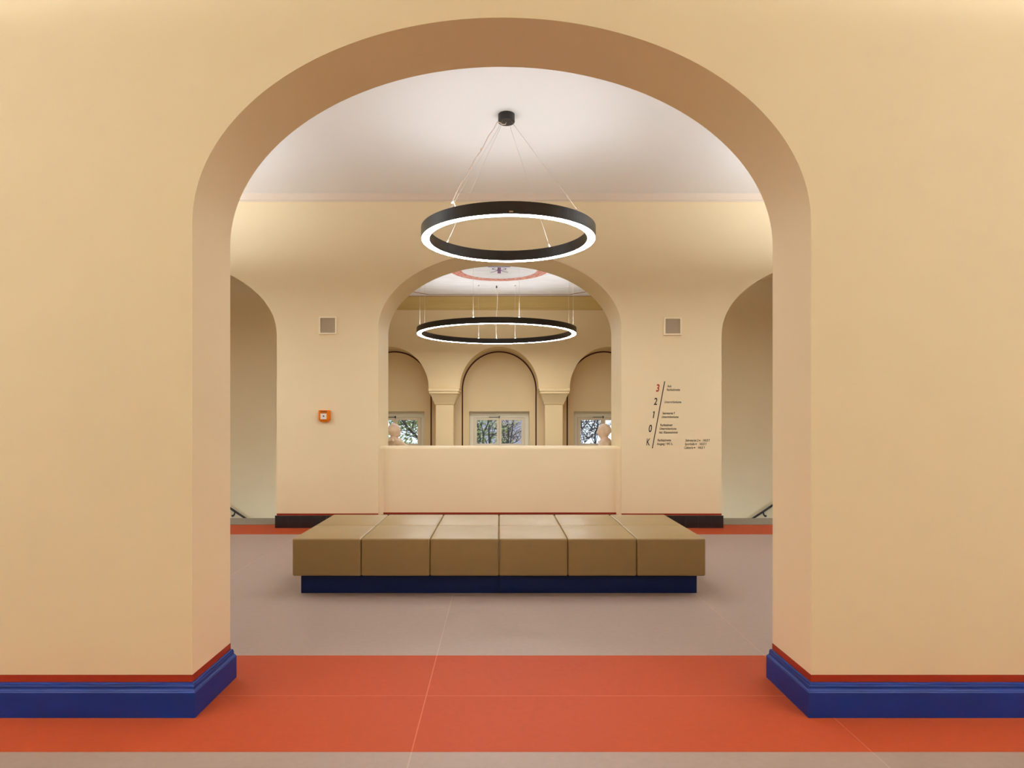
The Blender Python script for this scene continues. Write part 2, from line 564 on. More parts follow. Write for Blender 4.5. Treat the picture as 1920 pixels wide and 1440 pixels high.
# ceiling cornice and paintings of the stair hall
bm = bmesh.new()
cp = [(0, 3.955), (.03, 3.955), (.03, 3.985), (.05, 4.0), (.075, 4.05), (.12, 4.12), (.18, 4.19), (.22, 4.24), (0, 4.24)]
sweep(bm, [(-HX, YH), (HX, YH)], cp)
tag(obj('trim_4', bm, M['cornice']), kind='structure', label='ochre coved cornice at the far end of the stair hall')
for s in (-1, 1):
    bm = bmesh.new()
    path = [(s * HX, YH), (s * HX, YS + .3)]
    if s < 0: path = path[::-1]
    sweep(bm, path, cp)
    tag(obj('trim_5' if s < 0 else 'trim_6', bm, M['cornice']), kind='structure')
MC = (0.0, 12.35)
def flat_line(name, pts, wd, m, closed=True, z=ZC - .002):
    bm = bmesh.new()
    n = len(pts)
    P = [Vector(p) for p in pts]
    a, b = [], []
    for i in range(n):
        if closed or 0 < i < n - 1:
            d0 = (P[i] - P[i - 1]).normalized(); d1 = (P[(i + 1) % n] - P[i]).normalized()
        else:
            d0 = d1 = (P[1] - P[0]).normalized() if i == 0 else (P[-1] - P[-2]).normalized()
        n0 = Vector((d0.y, -d0.x)); n1 = Vector((d1.y, -d1.x))
        mdir = (n0 + n1).normalized(); mdir = mdir / max(.3, mdir.dot(n0))
        a.append(bm.verts.new((P[i].x - mdir.x * wd / 2, P[i].y - mdir.y * wd / 2, z)))
        b.append(bm.verts.new((P[i].x + mdir.x * wd / 2, P[i].y + mdir.y * wd / 2, z)))
    for i in range(n if closed else n - 1):
        j = (i + 1) % n
        bm.faces.new((a[i], b[i], b[j], a[j]))
    return obj(name, bm, m, hc)
k1, k2 = 1.62, 2.42
oc = [(-k1, k2), (k1, k2), (k2, k1), (k2, -k1), (k1, -k2), (-k1, -k2), (-k2, -k1), (-k2, k1)]
flat_line('red_octagon_line', [(x + MC[0], y + MC[1]) for x, y in oc], .05, M['thinred'])
flat_line('red_border_line', [(-3.5, 14.945), (3.5, 14.945)], .05, M['thinred'], False)
bm = bmesh.new()
n = 96
ri, ro = [], []
for k in range(n):
    t = 2 * PI * k / n
    ri.append(bm.verts.new((MC[0] + .73 * math.cos(t), MC[1] + .73 * math.sin(t), ZC - .002)))
    ro.append(bm.verts.new((MC[0] + .955 * math.cos(t), MC[1] + .955 * math.sin(t), ZC - .002)))
for k in range(n):
    bm.faces.new((ri[k], ro[k], ro[(k + 1) % n], ri[(k + 1) % n]))
obj('medallion_ring', bm, M['medallion'], hc)
em = flat_line('emblem_bar', [(0, MC[1] - .25), (0, MC[1] + .25)], .065, M['emblem2'], False, ZC - .003)
flat_line('emblem_crossbar', [(-.21, MC[1] - .30), (.21, MC[1] - .30)], .05, M['emblem'], False, ZC - .003)
for s in (-1, 1):
    flat_line('emblem_stroke', [(s * .02, MC[1] - .02), (s * .09, MC[1] + .08), (s * .17, MC[1] + .17)], .022, M['emblem'], False, ZC - .004)
    flat_line('emblem_hook', [(s * .02, MC[1] - .02), (s * .07, MC[1] - .06), (s * .115, MC[1] - .10), (s * .13, MC[1] - .15), (s * .11, MC[1] - .19), (s * .07, MC[1] - .19)], .022, M['emblem'], False, ZC - .004)

# ------------------------------------------------------------------ bench
b = empty('upholstered_bench', (-.002, 5.051, 0))
tag(b, 'wide beige leather bench of twelve square cushions on a low navy plinth', 'bench')
cw, cdp = .5445, .63
for (xa, xb) in ((-1.579, -.001), (.001, 1.579)):
    box('plinth', xa, xb, .055, 1.205, 0, .15, M['plinth'], b, bevel=.002, seg=1)
me = None
for j in range(2):
    for i in range(6):
        if me is None:
            bm = bmesh.new()
            add_box(bm, .001, cw - .001, .001, cdp - .001, .148, .4445, .014, 4)
            o = obj('seat_cushion', bm, M['leather'], b, True)
            me = o.data
        else:
            o = new_obj('seat_cushion', me, None, b)
        o.location = (-3 * cw + i * cw, j * cdp, 0)

# ------------------------------------------------------------------ ring pendants
def ring_lamp(name, loc, R, wd, ht, zb, kind):
    """housing + diffusers of a ring; loc = centre on plan, zb = underside height"""
    t = empty(name, (loc[0], loc[1], zb))
    bm = bmesh.new()
    i, o = R - wd, R
    e = .005
    add_lathe(bm, [(i, 0), (i + e, 0), (i + e, .006), (o - e, .006), (o - e, 0), (o, 0), (o, ht), (o - e, ht), (o - e, ht - .012), (i + e, ht - .012), (i + e, ht), (i, ht)], 128)
    h = obj('ring_housing', bm, M['black'], t)
    bm = bmesh.new(); add_lathe(bm, [(i + e + .0005, .0005), (o - e - .0005, .0005), (o - e - .0005, .005), (i + e + .0005, .005)], 128)
    obj('lower_diffuser', bm, M['down_' + kind], t)
    bm = bmesh.new(); add_lathe(bm, [(i + e + .0005, ht - .011), (o - e - .0005, ht - .011), (o - e - .0005, ht - .004), (i + e + .0005, ht - .004)], 128)
    obj('upper_diffuser', bm, M['up_' + kind], t)
    for f in h.data.polygons:
        f.use_smooth = False
    return t

R1, W1, H1 = .812, .080, .104
L1 = ring_lamp('ring_pendant_lamp', (.085, 6.0), R1, W1, H1, 3.052, 'bench')
tag(L1, 'black ring pendant hung by converging wires from a ceiling canopy above the bench', 'lamp', 'ring pendant lamps')
rm = R1 - W1 / 2
cz = ZC - 3.052                            # canopy underside in lamp space
cxy = (-.017, 0.0)
bm = bmesh.new()
add_lathe(bm, [(.001, cz - .075), (.072, cz - .075), (.078, cz - .069), (.078, cz - .001), (.001, cz - .001)], 40, cxy)
obj('ceiling_canopy', bm, M['black'], L1)
AT = []
for ang in (-131, -36, 55, 143):
    a = math.radians(ang)
    p = Vector((rm * math.cos(a), rm * math.sin(a), H1))
    AT.append(p)
    top = Vector((cxy[0] + .055 * math.cos(a), cxy[1] + .055 * math.sin(a), cz - .078))
    d = (top - p).normalized()
    tube('suspension_wire', [p + d * .05, top], .0014, M['wire'], L1, 6)
    tube('wire_gripper', [p + Vector((0, 0, -.004)), p + Vector((0, 0, .012)), p + d * .03, p + d * .075], [.009, .0075, .0055, .003], M['wire'], L1, 8)
p = AT[0]
topc = Vector((cxy[0] + .0, cxy[1] - .02, cz - .075))
edge = Vector((cxy[0] - .085, cxy[1] - .06, cz - .095))
q0 = p + Vector((.05, -.012, 0))
mid = [topc + Vector((0, 0, 0)), topc + Vector((-.01, -.01, -.03)), topc + Vector((-.04, -.02, -.035)), edge + Vector((.02, 0, -.005)), edge]
for k in range(1, 10):
    f = k / 10
    mid.append(edge.lerp(p + Vector((.025, -.01, .09)), f) + Vector((.006 * math.sin(k * 2.1), .004 * math.cos(k * 1.7), 0)))
mid += [p + Vector((.03, -.01, .08)), q0 + Vector((0, 0, .03)), q0 + Vector((0, 0, -.003))]
tube('power_cable', mid, .0042, M['cable'], L1, 8)
tube('cable_tie', [p + Vector((.018, -.008, .055)), p + Vector((.034, -.012, .085))], .010, M['wire'], L1, 8)
for f in (.38, .62):
    c = edge.lerp(p + Vector((.025, -.01, .09)), f)
    d = (p - edge).normalized()
    tube('cable_tie', [c - d * .012, c + d * .012], .0075, M['cable'], L1, 8)
bm = bmesh.new()
for k in range(4):
    a0, a1 = (-PI / 2 - .005 + k * .01), (-PI / 2 - .005 + (k + 1) * .01)
    bm.faces.new([bm.verts.new(((R1 + .0006) * math.cos(a), (R1 + .0006) * math.sin(a), z)) for a, z in ((a0, .012), (a1, .012), (a1, .025), (a0, .025))])
obj('maker_sticker', bm, M['sticker'], L1)

R2, W2, H2 = 1.525, .090, .106
L2 = ring_lamp('ring_pendant_lamp', (-.05, 12.3), R2, W2, H2, 2.99, 'hall')
tag(L2, 'very wide black ring pendant on vertical wires in the stair hall beyond the parapet', 'lamp', 'ring pendant lamps')
rm = R2 - W2 / 2
cz = ZC - 2.99
for base in (-90, 0, 90, 180):
    for s in (-1, 1):
        a = math.radians(base + s * 15.3)
        p = Vector((rm * math.cos(a), rm * math.sin(a), H2))
        tube('suspension_wire', [p + Vector((0, 0, .03)), (p.x, p.y, cz - .004)], .0016, M['wire'], L2, 6)
        tube('wire_gripper', [p + Vector((0, 0, -.004)), p + Vector((0, 0, .022)), p + Vector((0, 0, .04))], [.018, .015, .005], M['wire'], L2, 8)
        tube('ceiling_anchor', [(p.x, p.y, cz - .022), (p.x, p.y, cz - .001)], .014, M['wire'], L2, 8)
pts = []
for k in range(15):
    f = k / 14
    pts.append((-.005 + .02 * math.sin(f * 6.0) * (1 - f * .4), rm + .01, cz - .001 - f * (cz - H2 - .02)))
pts.append((0, rm, H2 - .002))
tube('power_cable', pts, .0065, M['cable'], L2, 8)
tube('cable_gland', [(-.005, rm + .01, cz - .05), (-.005, rm + .01, cz - .001)], .014, M['rail'], L2, 8)

# the same pendants further along both corridors, beyond the edges of the picture
for (x, y, kind, lab) in ((-4.43, 6.0, 'side', 'black ring pendant in front of the left stair opening'),
                    (4.43, 6.0, 'side', 'black ring pendant in front of the right stair opening'),
                    (-4.0, 0.7, 'near', 'black ring pendant in the near corridor left of the arch'),
                    (4.0, 0.7, 'near', 'black ring pendant in the near corridor right of the arch')):
    c = copy_tree(L1)
    c.location = (x, y, 3.052)
    c['label'] = lab
    for ch in [x for x in bpy.data.objects if x.parent == c]:
        for pre, key in (('lower_diffuser', 'down_'), ('upper_diffuser', 'up_')):
            if ch.name.startswith(pre):
                ch.material_slots[0].link = 'OBJECT'
                ch.material_slots[0].material = M[key + kind]

# ------------------------------------------------------------------ things on the middle wall
def wx(px): return (px - 936) * YM / 1200
def wz(py): return 1.4 + (783 - py) * YM / 1200
for px, py, lab in ((615, 610.5, 'square wall speaker in a cream frame above the orange fire alarm'),
                    (1261, 612, 'square wall speaker in a cream frame above the black floor directory')):
    t = empty('wall_speaker', (wx(px), YM, wz(py)))
    tag(t, lab, 'speaker', 'square wall speakers')
    hw, hi = .112, .094
    bm = bmesh.new()
    o4 = [(-hw, -hw), (hw, -hw), (hw, hw), (-hw, hw)]
    i4 = [(-hi, -hi), (hi, -hi), (hi, hi), (-hi, hi)]
    A = [bm.verts.new((x, 0, z)) for x, z in o4]
    B = [bm.verts.new((x * .985, -.022, z * .985)) for x, z in o4]
    D = [bm.verts.new((x, -.022, z)) for x, z in i4]
    E = [bm.verts.new((x * .985, -.010, z * .985)) for x, z in i4]
    for U, V in ((A, B), (B, D), (D, E)):
        for k in range(4):
            bm.faces.new((U[k], U[(k + 1) % 4], V[(k + 1) % 4], V[k]))
    obj('frame', bm, M['speakframe'], t)
    bm = bmesh.new()
    add_box(bm, -hi, hi, -.010, -.001, -hi, hi)
    g = obj('grille', bm, M['grille'], t)

t = empty('fire_alarm_call_point', (wx(609.5), YM, wz(779.5)))
tag(t, 'small orange fire alarm call point with white push plate on the cream wall', 'alarm')
bm = bmesh.new()
poly = [(-.07, -.062), (-.045, -.078), (.045, -.078), (.07, -.062), (.07, .068), (-.07, .068)]
add_prism(bm, [(-.072, -.062), (.072, -.062), (.072, .07), (-.072, .07)], 'y', -.045, 0)
bmesh.ops.bevel(bm, geom=list(bm.edges), offset=.006, segments=2, affect='EDGES')
obj('housing', bm, M['orange'], t)
bm = bmesh.new()
add_prism(bm, [(-.06, -.0625), (-.045, -.078), (.045, -.078), (.06, -.0625)], 'y', -.034, 0)
obj('lower_lip', bm, M['orange'], t)
box('push_plate', -.045, .030, -.048, -.0445, -.045, .028, M['white'], t)
bm = bmesh.new()
add_lathe(bm, [(.001, 0), (.0095, 0), (.0095, .004), (.001, .004)], 20)
o = obj('push_button', bm, M['ink'], t)
o.location = (-.006, -.048, -.005); o.rotation_euler = (PI / 2, 0, 0)
box('lettering_bar', -.048, .040, -.0462, -.0445, .046, .056, M['ink'], t)
box('lettering_bar', -.036, .030, -.0462, -.0445, .030, .035, M['inkbrown'], t)

# floor directory lettering ------------------------------------------------
fd = empty('floor_directory', (wx(1235), YM, wz(778)))
tag(fd, 'slanted floor directory lettering with a black stroke and a red number on the cream wall', 'sign')
def text(body, px0, px1, base, cap, m, name, shear=.20, bold=0.0):
    full, one = body, body.endswith(' 1')        # the figure 1 gets its flag by hand
    if one:
        body = body[:-2]
        end = px1
        px1 = px1 - 3.1
    cu = bpy.data.curves.new('t', 'FONT')
    cu.body = body
    cu.size = 1
    cu.shear = shear
    cu.offset = bold
    cu.resolution_u = 3
    tmp = bpy.data.objects.new('t', cu)
    C.objects.link(tmp)
    dg = bpy.context.evaluated_depsgraph_get()
    me = bpy.data.meshes.new_from_object(tmp.evaluated_get(dg))
    bpy.data.objects.remove(tmp)
    xs = [v.co.x for v in me.vertices]
    x0, x1 = min(xs), max(xs)
    k = YM / 1200
    sx = (px1 - px0) * k / (x1 - x0)
    sz = cap * k / .70
    ox = wx(px0) - fd.location.x
    oz = wz(base) - fd.location.z
    for v in me.vertices:
        v.co = Vector((ox + (v.co.x - x0) * sx, -.0012, oz + v.co.y * sz))
    me.name = name
    if one:
        b1 = bmesh.new()
        b1.from_mesh(me)
        t, e = base - cap, end - .2
        for pts in ([(e - .55, t), (e + .15, t), (e - .75, base), (e - 1.45, base)], [(e - 1.5, t + 1.0), (e - .55, t), (e - .5, t + .8), (e - 1.5, t + 1.65)]):
            b1.faces.new([b1.verts.new((wx(x) - fd.location.x, -.0012, wz(y) - fd.location.z)) for x, y in pts])
        b1.to_mesh(me)
        b1.free()
    o = new_obj(name, me, m, fd)
    o['label'] = ('red number 3' if full == '3' else 'lettering reading ' + full)
    return o
def spx(x): return 1160 + x / 8
def spy(y): return 690 + y / 8
for ch, x0, x1, y0, y1, m, bo in (('3', 560, 613, 245, 352, 'inkred', .03), ('2', 525, 578, 448, 552, 'ink', .014),
                              ('0', 450, 500, 850, 960, 'ink', .014), ('K', 415, 470, 1057, 1160, 'ink', .014)):
    text(ch, spx(x0), spx(x1), spy(y1), (y1 - y0) / 8, M[m], 'floor_number', .18, bo)
for s, x0, x1, yb in (('Aula', 728, 790, 288), ('Fachkabinette', 720, 920, 343), ('Unterrichtsräume', 685, 938, 527),
                      ('Sekretariat 1', 655, 843, 695), ('Unterrichtsräume', 645, 897, 750),
                      ('Fachkabinett', 622, 808, 873), ('Unterrichtsräume', 613, 865, 927), ('hist. Klassenzimmer', 605, 893, 982),
                      ('Fachkabinette', 582, 785, 1100), ('Ausgang / WC', 572, 778, 1155),
                      ('Sekretariat 2', 1000, 1195, 1102), ('HAUS 1', 1265, 1365, 1102),
                      ('Sporthalle', 992, 1140, 1157), ('HAUS 1', 1213, 1315, 1157),
                      ('Cafeteria', 983, 1115, 1212), ('HAUS 1', 1190, 1292, 1212)):
    text(s, spx(x0), spx(x1), spy(yb), 36 / 8, M['inkbrown'], 'lettering', .20, .016)
bm = bmesh.new()
lx, lz = fd.location.x, fd.location.z
def quad(bm, pts):
    bm.faces.new([bm.verts.new((wx(x) - lx, -.0012, wz(y) - lz)) for x, y in pts])
quad(bm, [(1245.4, 715), (1247.1, 715), (1223.9, 840.7), (1222.2, 840.7)])
obj('dividing_stroke', bm, M['ink'], fd)
bm = bmesh.new()
quad(bm, [(spx(528), spy(650)), (spx(543), spy(650)), (spx(526), spy(752)), (spx(511), spy(752))])
quad(bm, [(spx(513), spy(661)), (spx(528), spy(650)), (spx(530), spy(663)), (spx(512), spy(673))])
obj('floor_number', bm, M['ink'], fd)['label'] = 'lettering reading 1'
for x, y in ((1205, 1088), (1150, 1141), (1128, 1196)):
    bm = bmesh.new()
    a, c = spx(x), spy(y)
    quad(bm, [(a, c - 1.0), (a + 1.8, c - .95), (a + 3.1, c), (a + 1.8, c + .95), (a, c + 1.0)])
    obj('arrow', bm, M['ink'], fd)
bm = bmesh.new()                      # wheelchair pictogram: head, back and seat, wheel
a, c = spx(786), spy(1157)
def ringf(cx, cy, r0, r1, t0, t1, n=14):
    for k in range(n):
        u, v = math.radians(t0 + (t1 - t0) * k / n), math.radians(t0 + (t1 - t0) * (k + 1) / n)
        if r0 > 0:
            quad(bm, [(cx + r0 * math.cos(u), cy - r0 * math.sin(u)), (cx + r1 * math.cos(u), cy - r1 * math.sin(u)),
                      (cx + r1 * math.cos(v), cy - r1 * math.sin(v)), (cx + r0 * math.cos(v), cy - r0 * math.sin(v))])
        else:
            quad(bm, [(cx, cy), (cx + r1 * math.cos(u), cy - r1 * math.sin(u)), (cx + r1 * math.cos(v), cy - r1 * math.sin(v))])
ringf(a + .9, c - 4.1, 0, .5, 0, 360)
ringf(a + 1.3, c - 1.4, .9, 1.4, 110, 380)
quad(bm, [(a + .7, c - 3.5), (a + 1.3, c - 3.5), (a + 1.5, c - 1.9), (a + .9, c - 1.9)])
quad(bm, [(a + 1.0, c - 2.2), (a + 2.2, c - 2.2), (a + 2.8, c - .4), (a + 2.3, c - .3), (a + 1.8, c - 1.7), (a + 1.0, c - 1.7)])
obj('wheelchair_pictogram', bm, M['ink'], fd)

# ------------------------------------------------------------------ handrails on the stair side walls
for s, side in ((-1, 'left'), (1, 'right')):
    hr = empty('handrail', (s * 4.06, YS - .07, -.25))
    tag(hr, 'black iron handrail slanting down the wall behind the %s stair opening' % side, 'handrail', 'stair handrails')
    tube('rail', [(s * 1.85, 0, 1.233), (s * .28, 0, .187), (0, 0, 0), (-s * 1.1, 0, -.733)], .017, M['rail'], hr, 10)
    for t in (-.75, .205 if s < 0 else .20, 1.3):
        x, z = s * t, t * .667
        pts = [(x, 0, z - .01), (x + s * .012, .004, z - .05), (x + s * .03, .012, z - .075), (x + s * .055, .035, z - .085), (x + s * .07, .06, z - .083), (x + s * .07, .066, z - .083)]
        tube('bracket', pts, [.010, .011, .011, .011, .012, .018], M['rail'], hr, 8)

# ------------------------------------------------------------------ statues on pedestals
def skin_mesh(verts, edges, radii, root, sub=1):
    me = bpy.data.meshes.new('s')
    me.from_pydata(verts, edges, [])
    o = bpy.data.objects.new('s', me)
    C.objects.link(o)
    sk = o.modifiers.new('sk', 'SKIN')
    for i, r in enumerate(radii):
        me.skin_vertices[0].data[i].radius = (r, r) if not isinstance(r, tuple) else r
        me.skin_vertices[0].data[i].use_root = (i == root)
    ss = o.modifiers.new('ss', 'SUBSURF'); ss.levels = sub + 1; ss.render_levels = sub + 1
    dg = bpy.context.evaluated_depsgraph_get()
    out = bpy.data.meshes.new_from_object(o.evaluated_get(dg))
    bpy.data.objects.remove(o)
    return out

def head_bm(bm):
    r = bmesh.ops.create_uvsphere(bm, u_segments=48, v_segments=36, radius=1)
    for v in r['verts']:
        x, y, z = v.co
        X, Y, Z = x * .079, y * .098 - .004, z * .108
        if Z < 0:                                  # jaw narrows, back of the skull tucks into the neck
            t = min(1, -Z / .108)
            X *= 1 - .30 * t * t
            if y < 0: Y *= 1 - .45 * t
            else: Y *= 1 + .05 * t
        def g(cx, cz, sx, sz): return math.exp(-((X - cx) / sx) ** 2 - ((Z - cz) / sz) ** 2) if y > 0 else 0
        Y += .017 * g(0, -.022, .011, .020) + .006 * g(0, .0, .008, .02)           # nose
        Y += .006 * g(0, .022, .05, .010)                                          # brow
        for s in (-1, 1): Y -= .012 * g(s * .03, .004, .015, .010)                 # eye sockets
        for s in (-1, 1): Y += .005 * g(s * .03, .003, .009, .006)                 # eyeballs
        for s in (-1, 1): Y += .006 * g(s * .038, -.035, .02, .022)                # cheeks
        Y += .006 * g(0, -.052, .018, .005) + .005 * g(0, -.063, .014, .005) - .004 * g(0, -.0575, .02, .0025)   # lips
        Y += .007 * g(0, -.088, .02, .013)                                         # chin
        v.co = (X, Y, Z)
    for s in (-1, 1):                              # ears: rim, lobe
        for k in range(12):
            a0 = math.radians(-70 + k * 22)
            a1 = math.radians(-70 + (k + 1) * 22)
            if k < 11:
                f = lambda a: (s * (.080 + .007 * (1 + math.cos(a - PI)) * .5), -.008 - .016 * math.sin(a + .2), -.012 + .027 * -math.cos(a + 2.7))
                add_tube(bm, [f(a0), f(a1)], .0052, 6)
        rr = bmesh.ops.create_uvsphere(bm, u_segments=12, v_segments=8, radius=.012)
        for v in rr['verts']:
            v.co = Vector((s * .077 + v.co.x * .6, -.010 + v.co.y, -.014 + v.co.z * 1.6))

def statue(name, loc, rz, arms):
    t = empty(name, loc, rz)
    V = [(0, -.015, -.52), (0, -.02, -.42), (0, -.015, -.26), (0, -.024, -.170), (0, -.018, -.112), (0, -.004, -.05)]
    R = [(.085, .07), (.085, .068), (.098, .078), (.078, .062), .047, .045]
    E = [(0, 1), (1, 2), (2, 3), (3, 4), (4, 5)]
    def add(p, r, par):
        V.append(p); R.append(r); E.append((par, len(V) - 1)); return len(V) - 1
    hands = []
    for s in (-1, 1):
        sh = add((s * .132, -.022, -.148), .048, 3)
        el = add(arms[s][0], .033, sh)
        wr = add(arms[s][1], .022, el)
        d = (Vector(arms[s][1]) - Vector(arms[s][0])).normalized()
        pm = Vector(arms[s][1]) + d * .035
        add(tuple(pm), .023, wr)
        hands.append((s, Vector(arms[s][1]), d))
        hp = add((s * .065, -.01, -.58), .068, 0)
        kn = add((s * .075, .02 + .02 * s, -.77), .048, hp)
        an = add((s * .08, -.01 + .02 * s, -.965), .031, kn)
        add((s * .088, .085 + .02 * s, -.985), .026, an)
    bm = bmesh.new()
    me = skin_mesh(V, E, R, 0)
    bm.from_mesh(me)
    for s, wpt, d in hands:                         # five unequal, bent fingers
        side = d.cross(Vector((0, 0, 1))).normalized()
        down = Vector((0, 0, -1))
        for k, L in enumerate((.030, .044, .048, .043, .034)):
            if k == 0:
                a = wpt + d * .02 + side * (-s * .02)
                pts = [a, a + d * .018 - side * s * .012, a + d * L - side * s * .012 + down * .006]
            else:
                a = wpt + d * .045 + side * (s * (-.024 + .0125 * k))
                pts = [a, a + d * L * .45, a + d * L * .8 + down * .008, a + d * L * .95 + down * .02]
            add_tube(bm, pts, [.0075] * (len(pts) - 1) + [.006], 8)
    head_bm(bm)
    me2 = bpy.data.meshes.new('m')
    bmesh.ops.recalc_face_normals(bm, faces=bm.faces)
    bm.to_mesh(me2); bm.free()
    tmp = bpy.data.objects.new('m', me2)
    C.objects.link(tmp)
    rmod = tmp.modifiers.new('r', 'REMESH'); rmod.mode = 'VOXEL'; rmod.voxel_size = .0042
    sm = tmp.modifiers.new('sm', 'SMOOTH'); sm.iterations = 3; sm.factor = .5
    bake(tmp, 'figure', M['statue'], t)
    # cropped curly hair
    bm = bmesh.new()
    r = bmesh.ops.create_uvsphere(bm, u_segments=72, v_segments=54, radius=1)
    for v in r['verts']:
        x, y, z = v.co
        k = 1.045 + .035 * noise.noise(Vector((x, y, z)) * 8) + .022 * noise.noise(Vector((x, y, z)) * 19)
        X, Y, Z = x * .079 * k, y * .098 * k - .006, z * .108 * k
        if Z < 0:
            tt = min(1, -Z / .108)
            X *= 1 - .30 * tt * tt
            if y < 0: Y *= 1 - .45 * tt
        v.co = (X, Y, Z)
    kill = [v for v in bm.verts if v.co.z < (.048 if v.co.y > .045 else (.022 if v.co.y > -.015 else -.022 + 0.0 * v.co.y))]
    bmesh.ops.delete(bm, geom=kill, context='VERTS')
    obj('hair', bm, M['statue'], t, True)
    # pedestal
    zf = -1.008
    zb = ZL - loc[2]
    bm = bmesh.new()
    add_box(bm, -.20, .20, -.20, .20, zf - .07, zf, .008, 1)
    add_box(bm, -.16, .16, -.16, .16, zb + .15, zf - .07)
    add_box(bm, -.22, .22, -.22, .22, zb, zb + .15, .01, 1)
    obj('pedestal', bm, M['statue'], t)
    return t
YT = 9.3
s1 = statue('child_statue', ((739.5 - 936) * YT / 1200, YT, 1.4 - (808.5 - 783) * YT / 1200), math.radians(42 - 90),
            {1: ((.255, .04, -.225), (.28, .19, -.245)), -1: ((-.19, .03, -.33), (-.12, .17, -.30))})
tag(s1, 'peach stone statue of a child with a ruffled collar behind the left parapet end', 'statue', 'stone child statues')
bm = bmesh.new()
nn, mm = 120, 14
rows = []
for k in range(nn):
    a = 2 * PI * k / nn
    row = []
    for j in range(mm):
        u = 2 * PI * j / mm
        wob = 1 + .22 * math.sin(a * 15 + .8 * math.sin(u)) + .2 * noise.noise(Vector((math.cos(a) * 6, math.sin(a) * 6, j * .6)))
        rr = .088 + .040 * math.cos(u) * wob
        zz = .018 * math.sin(u) * wob
        row.append(bm.verts.new((math.cos(a) * rr * 1.12, math.sin(a) * rr * .95 - .018, -.122 + zz - .30 * (rr - .088))))
    rows.append(row)
for k in range(nn):
    for j in range(mm):
        bm.faces.new((rows[k][j], rows[(k + 1) % nn][j], rows[(k + 1) % nn][(j + 1) % mm], rows[k][(j + 1) % mm]))
obj('ruffled_collar', bm, M['statue'], s1, True)
s2 = statue('child_statue', ((1132.5 - 936) * YT / 1200, YT, 1.4 - (809 - 783) * YT / 1200), math.radians(163 - 90),
            {1: ((.19, .05, -.33), (.12, .18, -.32)), -1: ((-.185, .06, -.33), (-.11, .19, -.31))})
tag(s2, 'peach stone statue of a child with a slanting strap behind the right parapet end', 'statue', 'stone child statues')
pts = []
for k in range(25):
    a = 2 * PI * k / 24
    pts.append((.118 * math.cos(a), -.02 + .094 * math.sin(a), -.205 - .085 * math.cos(a)))
tube('strap', pts, .008, M['statue'], s2, 8)
bm = bmesh.new()                       # wrapped cloth with folds over the shoulders
rows = []
for k in range(49):
    a = 2 * PI * k / 48
    fold = .007 * math.sin(a * 7) + .004 * math.sin(a * 13 + 1)
    row = []
    for z, rx, ry in ((-.098, .056, .054), (-.115, .080, .070), (-.136, .135, .080), (-.170, .176, .090), (-.24, .165, .098), (-.36, .145, .100), (-.50, .15, .105), (-.62, .16, .115)):
        f = fold * (1 if z < -.12 else .3)
        row.append(bm.verts.new(((rx + f) * math.cos(a), -.02 + (ry + f) * math.sin(a), z)))
    rows.append(row)
for k in range(48):
    for j in range(7):
        bm.faces.new((rows[k][j], rows[k + 1][j], rows[k + 1][j + 1], rows[k][j + 1]))
obj('draped_cloth', bm, M['statue'], s2, True)

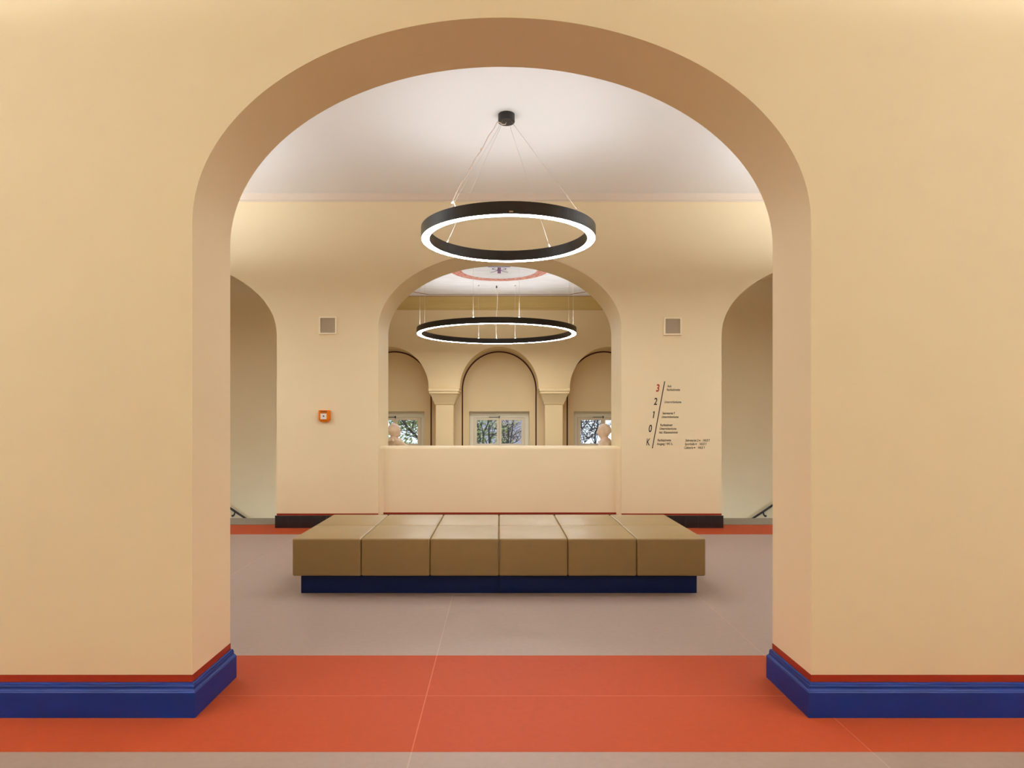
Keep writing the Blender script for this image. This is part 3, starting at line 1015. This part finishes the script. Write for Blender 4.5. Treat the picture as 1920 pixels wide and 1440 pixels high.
# ------------------------------------------------------------------ outside: trees, house, courtyard
cy = box('courtyard_ground', -40, 40, 17.0, 70, -7.2, -7.0, M['lawn'])
cy['kind'] = 'structure'
def tree(label, yd, trunks, leafm, n_leaf, crown, twigs, lsize=.075, seed=1):
    rnd = random.Random(seed)
    bx0 = trunks[0][0]
    def W(p, dy=0): return Vector(((p[0] - 936) * yd / 1200, dy, 1.4 + (783 - p[1]) * yd / 1200 + 7.0))
    X0 = W(bx0).x
    t = empty('tree', (X0, yd, -7.0))
    tag(t, label, 'tree', 'courtyard trees')
    bm = bmesh.new()
    segs = []
    for pl in trunks:
        r0 = pl[-1]
        pts = [W(p) - Vector((X0, 0, 0)) for p in pl[:-1]]
        for i, p in enumerate(pts): p.y += .25 * math.sin(i * 1.3 + len(segs))
        rs = [r0 * (1 - .5 * i / max(1, len(pts) - 1)) for i in range(len(pts))]
        add_tube(bm, pts, rs, 7)
        segs += [(pts[i], pts[i + 1]) for i in range(len(pts) - 1)]
    base = W(trunks[0][0]) - Vector((X0, 0, 0))
    add_tube(bm, [(0, 0, 0), base * .5 + Vector((.06, .04, 0)), base + Vector((0, .25 * math.sin(0), 0))], [trunks[0][-1] * 2.6, trunks[0][-1] * 1.7, trunks[0][-1]], 9)
    ends = []
    for k in range(twigs):
        a, b2 = rnd.choice(segs)
        p = a.lerp(b2, rnd.random())
        d = Vector((rnd.uniform(-1, 1), rnd.uniform(-.3, .3), rnd.uniform(-.2, 1))).normalized()
        L = rnd.uniform(.4, 1.3)
        pts = [p]
        for j in range(4):
            d = (d + Vector((rnd.uniform(-.4, .4), rnd.uniform(-.4, .4), rnd.uniform(-.3, .4)))).normalized()
            pts.append(pts[-1] + d * L / 4)
        add_tube(bm, pts, [.012, .010, .008, .006, .004], 5)
        ends += pts[1:]
    obj('trunk', bm, M['bark'], t)
    bm = bmesh.new()
    for k in range(n_leaf):
        if ends and rnd.random() < .45:
            p = rnd.choice(ends) + Vector((rnd.gauss(0, .12), rnd.uniform(.05, .4), rnd.gauss(0, .12)))
        else:
            p = Vector((rnd.gauss(crown[0] - X0, crown[2]), rnd.uniform(.1, .85), rnd.gauss(crown[1] + 7.0, crown[3])))
        a = Vector((rnd.uniform(-1, 1), rnd.uniform(-1, 1), rnd.uniform(-1, 1))).normalized()
        b3 = a.orthogonal().normalized()
        c = a.cross(b3)
        s = lsize * rnd.uniform(.6, 1.3)
        bm.faces.new([bm.verts.new(p + v) for v in (b3 * s, c * s * .5 + b3 * .1 * s, -b3 * s, -c * s * .5 + b3 * .1 * s)])
    me = bpy.data.meshes.new('foliage')
    bm.to_mesh(me); bm.free()
    f = new_obj('foliage', me, M[leafm], t)
    f['kind'] = 'stuff'
    return t
tree('leafy green tree with a thick slanting limb outside the left window', 18.3,
     [[(800, 850), (786, 827), (778, 816), (770, 806), (762, 795), (756, 786), (748, 770), .042],
      [(771, 808), (773, 797), (774, 785), (777, 765), .020],
      [(778, 816), (764, 803), (760, 793), (764, 780), .014],
      [(757, 800), (748, 810), (740, 815), .010]], 'leafgreen', 1500, (-3.0, .95, 1.0, .75), 30, .055, 3)
tree('green and yellow tree with two forked trunks outside the middle window left pane', 20.4,
     [[(906, 850), (906, 830), (906, 815), (910, 805), (915, 795), (917, 780), .038],
      [(906, 816), (903, 800), (902, 785), (900, 765), .020],
      [(918, 850), (918, 830), (917, 815), (917, 802), (921, 789), (924, 770), .040],
      [(918, 823), (924, 816), (931, 812), (938, 810), .022],
      [(913, 832), (909, 822), .018], [(896, 833), (901, 824), (905, 820), .02]], 'leafmixed', 650, (-.75, .95, .55, .7), 26, .062, 5)
tree('mauve leaved tree with crossing dark branches outside the middle window right pane', 22.6,
     [[(953, 850), (953, 830), (954, 815), (953, 805), (951, 795), (950, 780), .036],
      [(956, 838), (957, 826), (960, 812), (961, 800), (962, 785), (963, 770), .026],
      [(953, 805), (947, 806), (941, 809), (936, 806), .014], [(954, 804), (959, 801), (966, 796), .014],
      [(941, 808), (946, 816), (950, 823), .014], [(956, 832), (966, 829), (972, 826), (978, 819), .016], [(953, 830), (944, 829), (940, 831), .014]],
     'leafmauve', 900, (.55, .95, .55, .7), 34, .060, 8)
tree('sparse bluish tree with thin bare twigs outside the right window', 19.0,
     [[(1118, 850), (1118, 830), (1117, 812), (1119, 800), (1118, 786), (1119, 770), .030],
      [(1118, 812), (1108, 808), (1100, 804), (1090, 803), (1080, 804), .014],
      [(1095, 787), (1094, 795), (1091, 803), .010], [(1104, 806), (1112, 803), (1120, 803), .010],
      [(1118, 822), (1108, 820), (1100, 827), (1092, 832), .014], [(1100, 812), (1098, 820), (1096, 830), .010],
      [(1086, 850), (1087, 830), (1086, 815), (1087, 803), (1087, 786), (1086, 765), .026]],
     'leafblue', 420, (2.75, .85, .5, .6), 60, .045, 12)
hb = empty('house', (0.6, 34, -7))
tag(hb, 'lavender grey house with dark windows far behind the trees', 'house')
box('wall', -2.6, 2.2, 0, 6, 0, 8.6, M['lavender'], hb)
for i, x in enumerate((-1.9, -.4, 1.1)):
    for z in (2.0, 4.6, 7.0):
        fr = box('window', x - .4, x + .4, -.05, .0, z - .1, z + 1.2, M['white'], hb)
        box('pane', x - .33, x + .33, -.07, -.05, z, z + 1.1, M['darkpane'], fr)
bm = bmesh.new()
add_prism(bm, [(-2.9, 8.6), (2.5, 8.6), (-.2, 9.6)], 'y', -.3, 6.3)
obj('roof', bm, M['roof'], hb)
